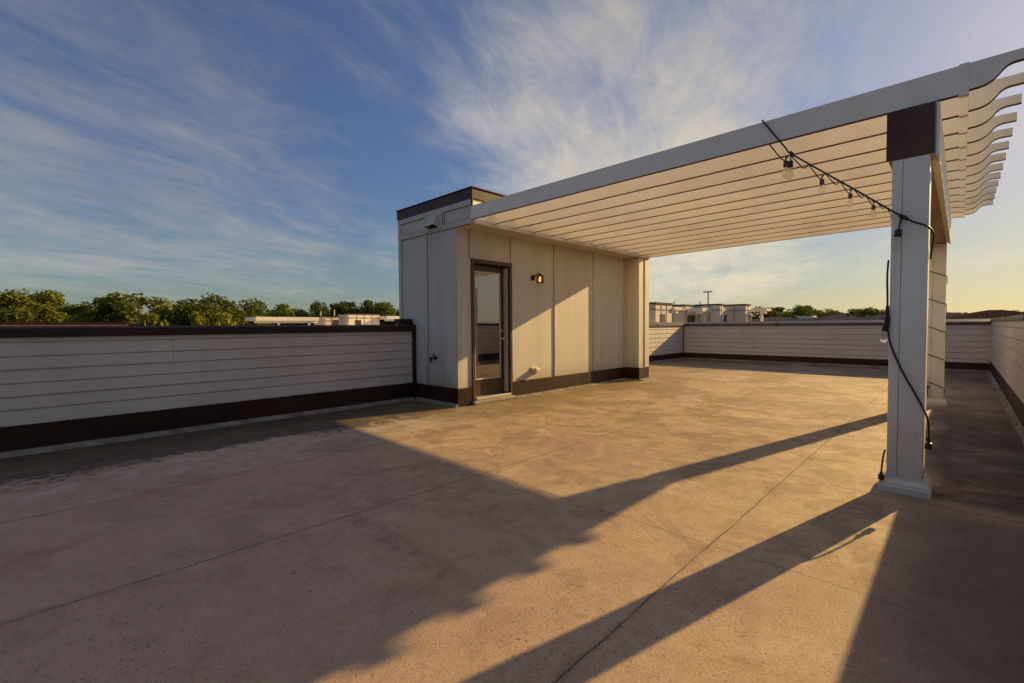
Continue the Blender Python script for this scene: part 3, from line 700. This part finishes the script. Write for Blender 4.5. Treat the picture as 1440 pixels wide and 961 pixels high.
# the row beyond the back parapet
neighbour('town_house', 'tan town house right of the stair house corner with a panelled stair house on top', (39.0, 46.4, 19.0, 26.0), 0, [(40.8, 44.2, 20.75, 24.5, 3.26, 'wall_tan')], [(44.4, 46.2, 20.6, 23.0, 2.75, 3.05, ())], wall='wall_tan')
neighbour('town_house', 'second town house beyond the back parapet with a wide white pergola on its roof', (46.5, 51.0, 17.5, 26.0), 0, [(47.3, 48.1, 20.9, 23.4, 3.24, 'wall_tan'), (48.9, 52.0-1.1, 21.2, 24.4, 3.28, 'wall_cream')], [(48.3, 50.9, 19.4, 21.1, 2.66, 3.02, (50.4,))], [(49.6, 23.0, 3.85)])
neighbour('town_house', 'third town house beyond the back parapet where two stair houses flank a dark porch', (51.1, 54.0, 16.5, 26.0), 0, [(51.2, 52.0, 18.6, 22.0, 3.34, 'wall_cream'), (52.6, 53.9, 20.6, 24.0, 3.28, 'wall_tan')], [(52.1, 53.9, 18.7, 20.4, 2.70, 3.02, (52.5,))], [(53.0, 21.5, 3.95)], wall='wall_cream')
neighbour('town_house', 'rightmost town house of the back row with a stair house and a single pergola post', (54.1, 60.0, 13.0, 24.0), 0, [(54.6, 56.1, 17.1, 19.5, 3.36, 'wall_tan')], [(56.3, 58.0, 15.5, 18.2, 2.75, 3.02, (56.6,))], wall='wall_tan')
# mast with a cross arm
ms = thing('light_mast', 'thin mast with a cross arm rising above the town house roofs', 'mast', (70.3, 27.3, -11.5))
q = MB(); q.tube([(70.3, 27.3, -11.49), (70.3, 27.3, 6.1)], [.16, .10], 8); q.build('pole', M['galv'], ms)
q = MB(); q.box(70.05, 70.55, 26.65, 27.95, 6.1, 6.28); q.build('cross_arm', M['galv'], ms)

def house(name, label, cx, cy, lx, ly, ze, zr, rot=0, mat='roof', wall='brick', chim=None, hip=True):
    """a pitched-roof house: eaves at ze, ridge at zr"""
    t = thing(name, label, 'house', (cx, cy, -11.5)); t.rotation_euler = (0, 0, 0)
    c, s_ = math.cos(R(rot)), math.sin(R(rot))
    def W(x, y, z): return (cx + x*c - y*s_, cy + x*s_ + y*c, z)
    q = MB(); n = 0
    q.v += [W(-lx, -ly, -11.49), W(lx, -ly, -11.49), W(lx, ly, -11.49), W(-lx, ly, -11.49), W(-lx, -ly, ze), W(lx, -ly, ze), W(lx, ly, ze), W(-lx, ly, ze)]
    q.f += [(0,3,2,1), (4,5,6,7), (0,1,5,4), (1,2,6,5), (2,3,7,6), (3,0,4,7)]
    q.build('wall', M[wall], t)
    o = .5; r = lx*.10 if hip else lx+o
    q = MB()
    q.v += [W(-lx-o, -ly-o, ze+.01), W(lx+o, -ly-o, ze+.01), W(lx+o, ly+o, ze+.01), W(-lx-o, ly+o, ze+.01), W(-r, 0, zr), W(r, 0, zr),
            W(-lx-o, -ly-o, ze+.16), W(lx+o, -ly-o, ze+.16), W(lx+o, ly+o, ze+.16), W(-lx-o, ly+o, ze+.16)]
    q.f += [(0,3,2,1), (0,1,7,6), (1,2,8,7), (2,3,9,8), (3,0,6,9), (6,7,5,4), (7,8,5), (8,9,4,5), (9,6,4)]
    ro = q.build('roof', M[mat], t)
    if chim:
        for x, y, w_, z1, m_ in chim:
            q = MB(); a = W(x, y, 0); q.box(a[0]-w_, a[0]+w_, a[1]-w_, a[1]+w_, ze, z1); q.box(a[0]-w_*1.25, a[0]+w_*1.25, a[1]-w_*1.25, a[1]+w_*1.25, z1+.002, z1+.2); q.build('chimney', M[m_], ro)
    # windows on the two long sides
    for sgn in (-1, 1):
        for xx in (-lx*.6, 0, lx*.6):
            for zz in (-8.5, -5.2, -2.0):
                if zz+1.5 > ze: continue
                q = MB(); a = [W(xx-.6, sgn*(ly+.02), zz), W(xx+.6, sgn*(ly+.02), zz), W(xx+.6, sgn*(ly+.02), zz+1.5), W(xx-.6, sgn*(ly+.02), zz+1.5)]
                b = [W(xx-.6, sgn*(ly-.02), zz), W(xx+.6, sgn*(ly-.02), zz), W(xx+.6, sgn*(ly-.02), zz+1.5), W(xx-.6, sgn*(ly-.02), zz+1.5)]
                q.v += a+b; q.f += [(0,1,2,3), (4,7,6,5), (0,4,5,1), (1,5,6,2), (2,6,7,3), (3,7,4,0)]
                q.build('window', M['glass'], t)
    return t
house('gabled_house', 'grey hipped roof house just right of the last town house pergola', 67.0, 17.4, 4.5, 3.2, 1.2, 2.25, -45)
house('gabled_house', 'small grey roof with a pale dormer between the trees left of the near post', 82.0, 17.0, 3.2, 2.6, 1.35, 2.1, -40, chim=[(0, 0, .9, 2.25, 'wall_cream')])
house('gabled_house', 'broad grey hipped roof house with the tallest ridge left of the near post', 72.6, 11.6, 4.6, 4.2, 1.0, 2.45, -50)
house('gabled_house', 'farther grey roof house carrying a white chimney stack beside the near post', 98.0, 9.6, 4.6, 4.2, 1.3, 2.75, -55, chim=[(3.4, .6, .5, 4.0, 'wall_cream')])
house('gabled_house', 'long brown roofed house right of the far post behind the back parapet', 72.0, -2.6, 5.4, 4.5, 1.2, 2.62, -75, 'roof_brown')
house('gabled_house', 'low brown roof running to the right edge behind the right parapet corner', 60.0, -8.0, 6.0, 5.0, 1.1, 2.15, -70, 'roof_brown')
house('gabled_house', 'dark roofed house seen just right of the far post behind a taller brown roof', 88.0, 1.8, 5.0, 4.0, 1.6, 2.75, -65, chim=[(-2, 0, .35, 3.2, 'brick')])

# ------------------------------------------------------------------ trees
def leaf_cloud(blobs, n, size, seed):
    """leaf-sized quads spread through the volume of many clumps"""
    rnd = random.Random(seed); v = []; f = []
    vols = [b[3]**2 for b in blobs]; tot = sum(vols)
    for (bx, by, bz, br), vo in zip(blobs, vols):
        cnt = int(n*vo/tot)
        for _ in range(cnt):
            d_ = Vector((rnd.gauss(0, 1), rnd.gauss(0, 1), rnd.gauss(0, 1))).normalized()
            rr = br*(rnd.random()**.38)*(1+.25*mnoise.noise(Vector((bx, by, bz))*3+d_*1.7))
            p = Vector((bx, by, bz)) + Vector((d_.x*rr, d_.y*rr, d_.z*rr*.82))
            nrm = (d_*.7 + Vector((rnd.uniform(-1, 1), rnd.uniform(-1, 1), rnd.uniform(-.3, 1)))).normalized()
            a = nrm.cross(Vector((rnd.uniform(-1, 1), rnd.uniform(-1, 1), rnd.uniform(-1, 1))))
            if a.length < 1e-3: continue
            a.normalize(); b = nrm.cross(a); s_ = size*rnd.uniform(.55, 1.25)
            i = len(v)
            v += [p-a*s_*.5, p+b*s_*.38, p+a*s_*.5, p-b*s_*.38]; f.append((i, i+1, i+2, i+3))
    return v, f
def crown_variant(seed, w, h, z0, nb, nleaf, size, spread=1.0):
    rnd = random.Random(seed); blobs = []
    for i in range(nb):
        u = rnd.random(); zz = z0 + h*(.12+.80*u)
        prof = math.sin(math.pi*min(1, .18+.78*u))**.7
        r = w*prof*math.sqrt(rnd.random())*spread
        a = rnd.uniform(0, 2*math.pi)
        br = w*rnd.uniform(.20, .36)*(1.15-.45*u)
        blobs.append((r*math.cos(a), r*math.sin(a), zz, br))
    blobs.append((0, 0, z0+h*.5, w*.5))
    v, f = leaf_cloud(blobs, nleaf, size, seed+100)
    me = bpy.data.meshes.new('crown'); me.from_pydata([tuple(q) for q in v], [], f)
    # trunk and limbs
    m = MB()
    m.tube([(0, 0, 0), (rnd.uniform(-.2, .2), rnd.uniform(-.2, .2), z0*.6), (rnd.uniform(-.3, .3), rnd.uniform(-.3, .3), z0+h*.45)], [.42, .32, .14], 8)
    for b in blobs[:9]:
        m.tube([(0, 0, z0*rnd.uniform(.65, 1.0)), (b[0]*.5, b[1]*.5, (z0*.9+b[2])/2), (b[0], b[1], b[2])], [.17, .11, .04], 6)
    tm = bpy.data.meshes.new('trunk'); tm.from_pydata(m.v, [], m.f)
    for p in tm.polygons: p.use_smooth = True
    tm.materials.append(M['bark'])
    return me, tm
VAR = {}
for key, (seed, w, h, z0, nb, nl, sz, sp, mt) in {
    'broad': (11, 6.4, 12.5, 4.0, 48, 13000, .46, 1.0, 'leaf'),
    'round': (23, 5.8, 12.0, 3.0, 52, 13500, .42, .92, 'leaf_dark'),
    'tall': (35, 4.4, 13.0, 3.5, 38, 9500, .42, .95, 'leaf'),
    'loose': (47, 5.2, 12.0, 3.5, 34, 8000, .46, 1.05, 'leaf'),
    'dark': (59, 5.0, 11.5, 3.0, 40, 10500, .42, .95, 'leaf_dark'),
    'bush': (71, 3.0, 5.0, 1.0, 16, 3500, .38, .95, 'leaf_light')}.items():
    me, tm = crown_variant(seed, w, h, z0, nb, nl, sz, sp)
    me.materials.append(M[mt]); VAR[key] = (me, tm, max(q.co.z for q in me.vertices)-.25)
def tree(kind, x, y, top, rz, label, group, wide=1.0, name='leafy_tree', mat=None):
    me, tm, H = VAR[kind]
    sc = (top+11.5)/H
    t = thing(name, label, 'tree' if name != 'leafy_bush' else 'bush', (x, y, -11.5), group); t.rotation_euler = (0, 0, rz)
    t.scale = (sc*wide, sc*wide, sc)
    for nm, mesh in (('crown', me), ('trunk', tm)):
        o = bpy.data.objects.new(nm, mesh); COL.objects.link(o); o.parent = t
    return t
GL = 'trees beyond the left parapet'; GR = 'trees beyond the back parapet'
def polar(px, D):
    a = R(44.2816) - math.atan((px-720)/647.42); k = D/math.cos(math.atan((px-720)/647.42))
    return k*math.cos(a), k*math.sin(a)
def topz(py, px, D):
    hz = 461.8 - (px-720)*.00716
    return 1.25 + (hz-py)*D/647.42
LT = [ # azimuth column of the photo, distance, crown top line, variant, width factor, label
 (14, 82, 414, 'broad', 1.0, 'broad old tree at the left edge of the photo with a bare pale limb showing'),
 (52, 86, 411, 'broad', 1.1, 'tallest tree of the left row, a ragged crown near the left edge of the photo'),
 (88, 92, 425, 'dark', 1.1, 'lower dark tree just right of the tallest tree at the left'),
 (120, 90, 428, 'loose', 1.15, 'thin low crowned tree between two taller trees above the brown roof edge'),
 (150, 84, 421, 'tall', 1.15, 'narrow upright tree left of the loose spreading one over the roof edge'),
 (196, 84, 417, 'loose', 1.3, 'loose spreading tree with sky showing through, above the end of the brown roof edge'),
 (232, 108, 437, 'dark', 1.0, 'small dark tree in the dip between the spreading tree and the big round one'),
 (262, 80, 424, 'round', .95, 'left half of the big round pair, dark and dense'),
 (296, 82, 417, 'round', 1.15, 'biggest round dark tree near the middle of the left row'),
 (366, 90, 424, 'round', 1.05, 'round dark tree directly above the left end of the far white pergola'),
 (402, 106, 432, 'dark', 1.1, 'low distant tree above the middle of the far white pergola'),
 (442, 98, 427, 'round', .85, 'small round tree right behind the white pipe of the tan stair house'),
 (470, 108, 431, 'dark', 1.0, 'low dark tree left of the upright pair above the cream stair house'),
 (490, 104, 428, 'tall', 1.2, 'pointed tree rising over the left side of the cream stair house'),
 (517, 102, 427, 'dark', 1.05, 'bushy tree rising over the right side of the cream stair house'),
 (545, 102, 428, 'loose', 1.25, 'thin tree beside the shaded corner of the stair house on the deck'),
 (575, 104, 433, 'dark', 1.0, 'dark tree mostly hidden behind the stair house corner'),
]
for i, (px, D, py, kd, wd, lab) in enumerate(LT):
    x, y = polar(px, D); tree(kd, x, y, topz(py, px, D), 1.7*i, lab, GL, wd*1.0)
BT = [(222, 62, 449, 'yellow green bush in front of the dip in the left tree row'), (256, 60, 446, 'light bush below the left side of the big round trees'),
      (292, 62, 450, 'low yellow green bush centred below the biggest round tree'), (322, 60, 449, 'light bush at the right foot of the biggest round tree, left of the white pergola'), (345, 66, 451, 'pale bush tucked against the left tip of the far white pergola')]
for i, (px, D, py, lab) in enumerate(BT):
    x, y = polar(px, D); tree('bush', x, y, topz(py, px, D), 2.1*i, lab, 'bushes below the left trees', .62, 'leafy_bush')
RT = [(1076, 118, 434, 'round', 'tree directly behind the last pergola post of the back row'), (1098, 124, 436, 'dark', 'dark tree above the small hipped roof in the back row'),
      (1118, 120, 433, 'round', 'tallest of the round trees right of the town houses'), (1137, 124, 434, 'dark', 'dark round tree above the pale dormer'),
      (1156, 128, 438, 'round', 'round tree at the right end of the dense group, left of the wide hipped roof'), (1178, 140, 440, 'loose', 'small low tree above the left slope of the wide hipped roof'),
      (1200, 138, 438, 'loose', 'thin feathery tree above the ridge of the wide hipped roof'), (1222, 130, 436, 'broad', 'flat topped tree left of the white chimney'),
      (1246, 140, 440, 'dark', 'low tree touching the left side of the near post'), (1340, 150, 443, 'loose', 'faint low tree right beside the far post'),
      (1385, 150, 443, 'dark', 'low dark tree above the middle of the long brown roof'), (1425, 140, 440, 'loose', 'thin tree above the right end of the brown roofs')]
for i, (px, D, py, kd, lab) in enumerate(RT):
    x, y = polar(px, D); tree(kd, x, y, topz(py, px, D), 2.3*i+1, lab, GR, 1.2)
# the far wood that closes the horizon behind the single trees
rw = random.Random(5); blobs = []
for i in range(260):
    a = R(rw.uniform(-8, 100)); D = rw.uniform(150, 230)
    blobs.append((D*math.cos(a), D*math.sin(a), rw.uniform(-9, -.5), rw.uniform(3.0, 5.2)))
for i in range(120):
    a = R(rw.uniform(58, 99)); D = rw.uniform(118, 150); blobs.append((D*math.cos(a), D*math.sin(a), rw.uniform(-6, 3.9), rw.uniform(2.8, 4.2)))
for i in range(150):
    a = R(rw.uniform(-9, 34)); D = rw.uniform(150, 200); blobs.append((D*math.cos(a), D*math.sin(a), rw.uniform(-6, 2.0), rw.uniform(2.6, 4.0)))
v, f = leaf_cloud(blobs, 130000, .95, 77)
me = bpy.data.meshes.new('woodland'); me.from_pydata([tuple(q) for q in v], [], f); me.materials.append(M['leaf_dark'])
wo = bpy.data.objects.new('woodland', me); COL.objects.link(wo); tag(wo, 'dark band of distant woodland along the horizon', 'woodland', kind='stuff')

# ------------------------------------------------------------------ sun, sky, camera
SUN = Vector((4.2, -1.0, 4.2*.394)).normalized()
el = math.asin(SUN.z); az = math.atan2(SUN.y, SUN.x)
L = bpy.data.lights.new('sun', 'SUN'); L.energy = 5.0; L.angle = R(.45); L.color = (1.0, .675, .27)
lo = bpy.data.objects.new('sun', L); COL.objects.link(lo); lo.rotation_euler = SUN.to_track_quat('Z', 'Y').to_euler(); lo.location = (20, -5, 12)

W = bpy.data.worlds.new('World'); S.world = W; W.use_nodes = True
t = NT('', W)
sky = t.n('ShaderNodeTexSky', sky_type='NISHITA'); sky.sun_disc = False; sky.sun_elevation = el; sky.sun_rotation = math.pi/2 - az
sky.altitude = 50; sky.air_density = 1.0; sky.dust_density = 1.2; sky.ozone_density = 3.0
raw = sky.outputs[0]
D_ = t.n('ShaderNodeTexCoord').outputs['Generated']; dx, dy_, dz_ = t.sep(D_)
h = t.math('ADD', t.math('MAXIMUM', dz_, 0.0), .09)
cb = t.n('ShaderNodeCombineXYZ'); t.l(t.math('DIVIDE', dx, h), cb.inputs[0]); t.l(t.math('DIVIDE', dy_, h), cb.inputs[1])
P = cb.outputs[0]
ang = R(23)
rp = t.map(P, (1, 1, 1), (0, 0, -ang))          # streaks run toward azimuth 34 degrees
w1 = t.noise(rp, .5, 3, .5, col=True)
rpw = t.vmath('ADD', rp, t.vmath('SCALE', t.vmath('SUBTRACT', w1, (.5, .5, .5)), .9))
n1 = t.noise(t.map(rpw, (.42, 1.05, 1)), 1.1, 10, .60, .25)
n2 = t.noise(t.map(rpw, (1.0, 2.5, 1), loc=(3, 1, 0)), 1.7, 11, .72, .7)
n3 = t.noise(t.map(rpw, (.5, .5, 1), loc=(8, 2, 0)), .55, 5, .5)
n4 = t.noise(t.map(rpw, (.9, 1.1, 1), loc=(1, 6, 0)), 2.4, 9, .65, .3)
def lobe(azd, eld, width):
    a, e = R(azd), R(eld); v_ = (math.cos(e)*math.cos(a), math.cos(e)*math.sin(a), math.sin(e))
    return t.step(t.vmath('DOT_PRODUCT', D_, v_), math.cos(R(width)), math.cos(R(width*.12)))
c1 = t.math('ADD', t.math('ADD', t.math('MULTIPLY', n1, .5), t.math('MULTIPLY', n2, .3)), t.math('MULTIPLY', n4, .2))
c1 = t.math('ADD', c1, t.math('MULTIPLY', lobe(34, 22, 23), .165))
c1 = t.math('ADD', c1, t.math('MULTIPLY', lobe(84, 11, 22), .12))
c1 = t.math('ADD', c1, t.math('ADD', t.math('MULTIPLY', lobe(22, 9, 15), .16), t.math('ADD', t.math('MULTIPLY', lobe(82, 34, 22), .02), t.math('MULTIPLY', lobe(-46, 13, 34), .25))))
cl = t.step(c1, .46, .78)
cl = t.math('MULTIPLY', cl, t.step(dz_, .0, .09, .35, 1))
rl = t.vmath('DOT_PRODUCT', raw, (.3, .45, .25))
tn = t.mix(t.step(dz_, .02, .30), (.96, 1.03, .97), (.90, .91, 1.06))
base = t.vmath('SCALE', t.vmath('MULTIPLY', raw, tn), t.math('DIVIDE', 1.2, t.math('ADD', 1.0, t.math('DIVIDE', rl, 8.0))))
cloudcol = t.mix(t.step(dz_, .05, .4), (CL_LO), (CL_HI)) if False else None
lum = t.vmath('DOT_PRODUCT', base, (.3, .45, .25))
cc = t.n('ShaderNodeCombineXYZ')
glow = t.step(t.vmath('DOT_PRODUCT', D_, tuple(SUN)), .2, .95)
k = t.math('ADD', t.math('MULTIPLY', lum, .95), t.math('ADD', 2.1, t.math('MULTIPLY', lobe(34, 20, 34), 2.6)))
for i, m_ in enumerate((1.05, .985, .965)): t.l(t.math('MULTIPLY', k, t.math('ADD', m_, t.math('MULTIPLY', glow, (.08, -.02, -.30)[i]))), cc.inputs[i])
# added bright patch of sky overhead, out of view, lifts the shaded deck
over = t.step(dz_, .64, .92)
sky_fill = t.n('ShaderNodeCombineXYZ')
for i, m_ in enumerate((5.6, 5.6, 7.2)): sky_fill.inputs[i].default_value = m_
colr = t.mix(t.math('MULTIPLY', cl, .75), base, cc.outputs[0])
colr = t.mix(t.math('MULTIPLY', over, t.step(n3, .3, .6, .7, 1)), colr, sky_fill.outputs[0])
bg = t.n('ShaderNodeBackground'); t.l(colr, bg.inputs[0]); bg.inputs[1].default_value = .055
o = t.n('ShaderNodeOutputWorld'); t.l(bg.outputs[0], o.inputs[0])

yaw, pit, rol = R(44.2816), R(-1.9203), R(-.4103)
Fv = Vector((math.cos(yaw)*math.cos(pit), math.sin(yaw)*math.cos(pit), math.sin(pit)))
rt = Vector((math.sin(yaw), -math.cos(yaw), 0)); up = rt.cross(Fv)
Rv = math.cos(rol)*rt + math.sin(rol)*up; Uv = math.cos(rol)*up - math.sin(rol)*rt
cam = bpy.data.cameras.new('camera'); cam.sensor_fit = 'HORIZONTAL'; cam.sensor_width = 36; cam.lens = 647.42*36/1440
cam.clip_start = .05; cam.clip_end = 9000
co = bpy.data.objects.new('camera', cam); COL.objects.link(co)
mt = Matrix((Rv, Uv, -Fv)).transposed().to_4x4(); mt.translation = Vector((0, 0, 1.25)); co.matrix_world = mt
S.camera = co

S.view_settings.view_transform = 'Standard'; S.view_settings.look = 'None'; S.view_settings.gamma = 1
S.view_settings.exposure = .76
S.render.engine = 'CYCLES'
S.cycles.max_bounces = 8; S.cycles.diffuse_bounces = 5; S.cycles.transparent_max_bounces = 12
try: S.cycles.use_denoising = True
except Exception: pass
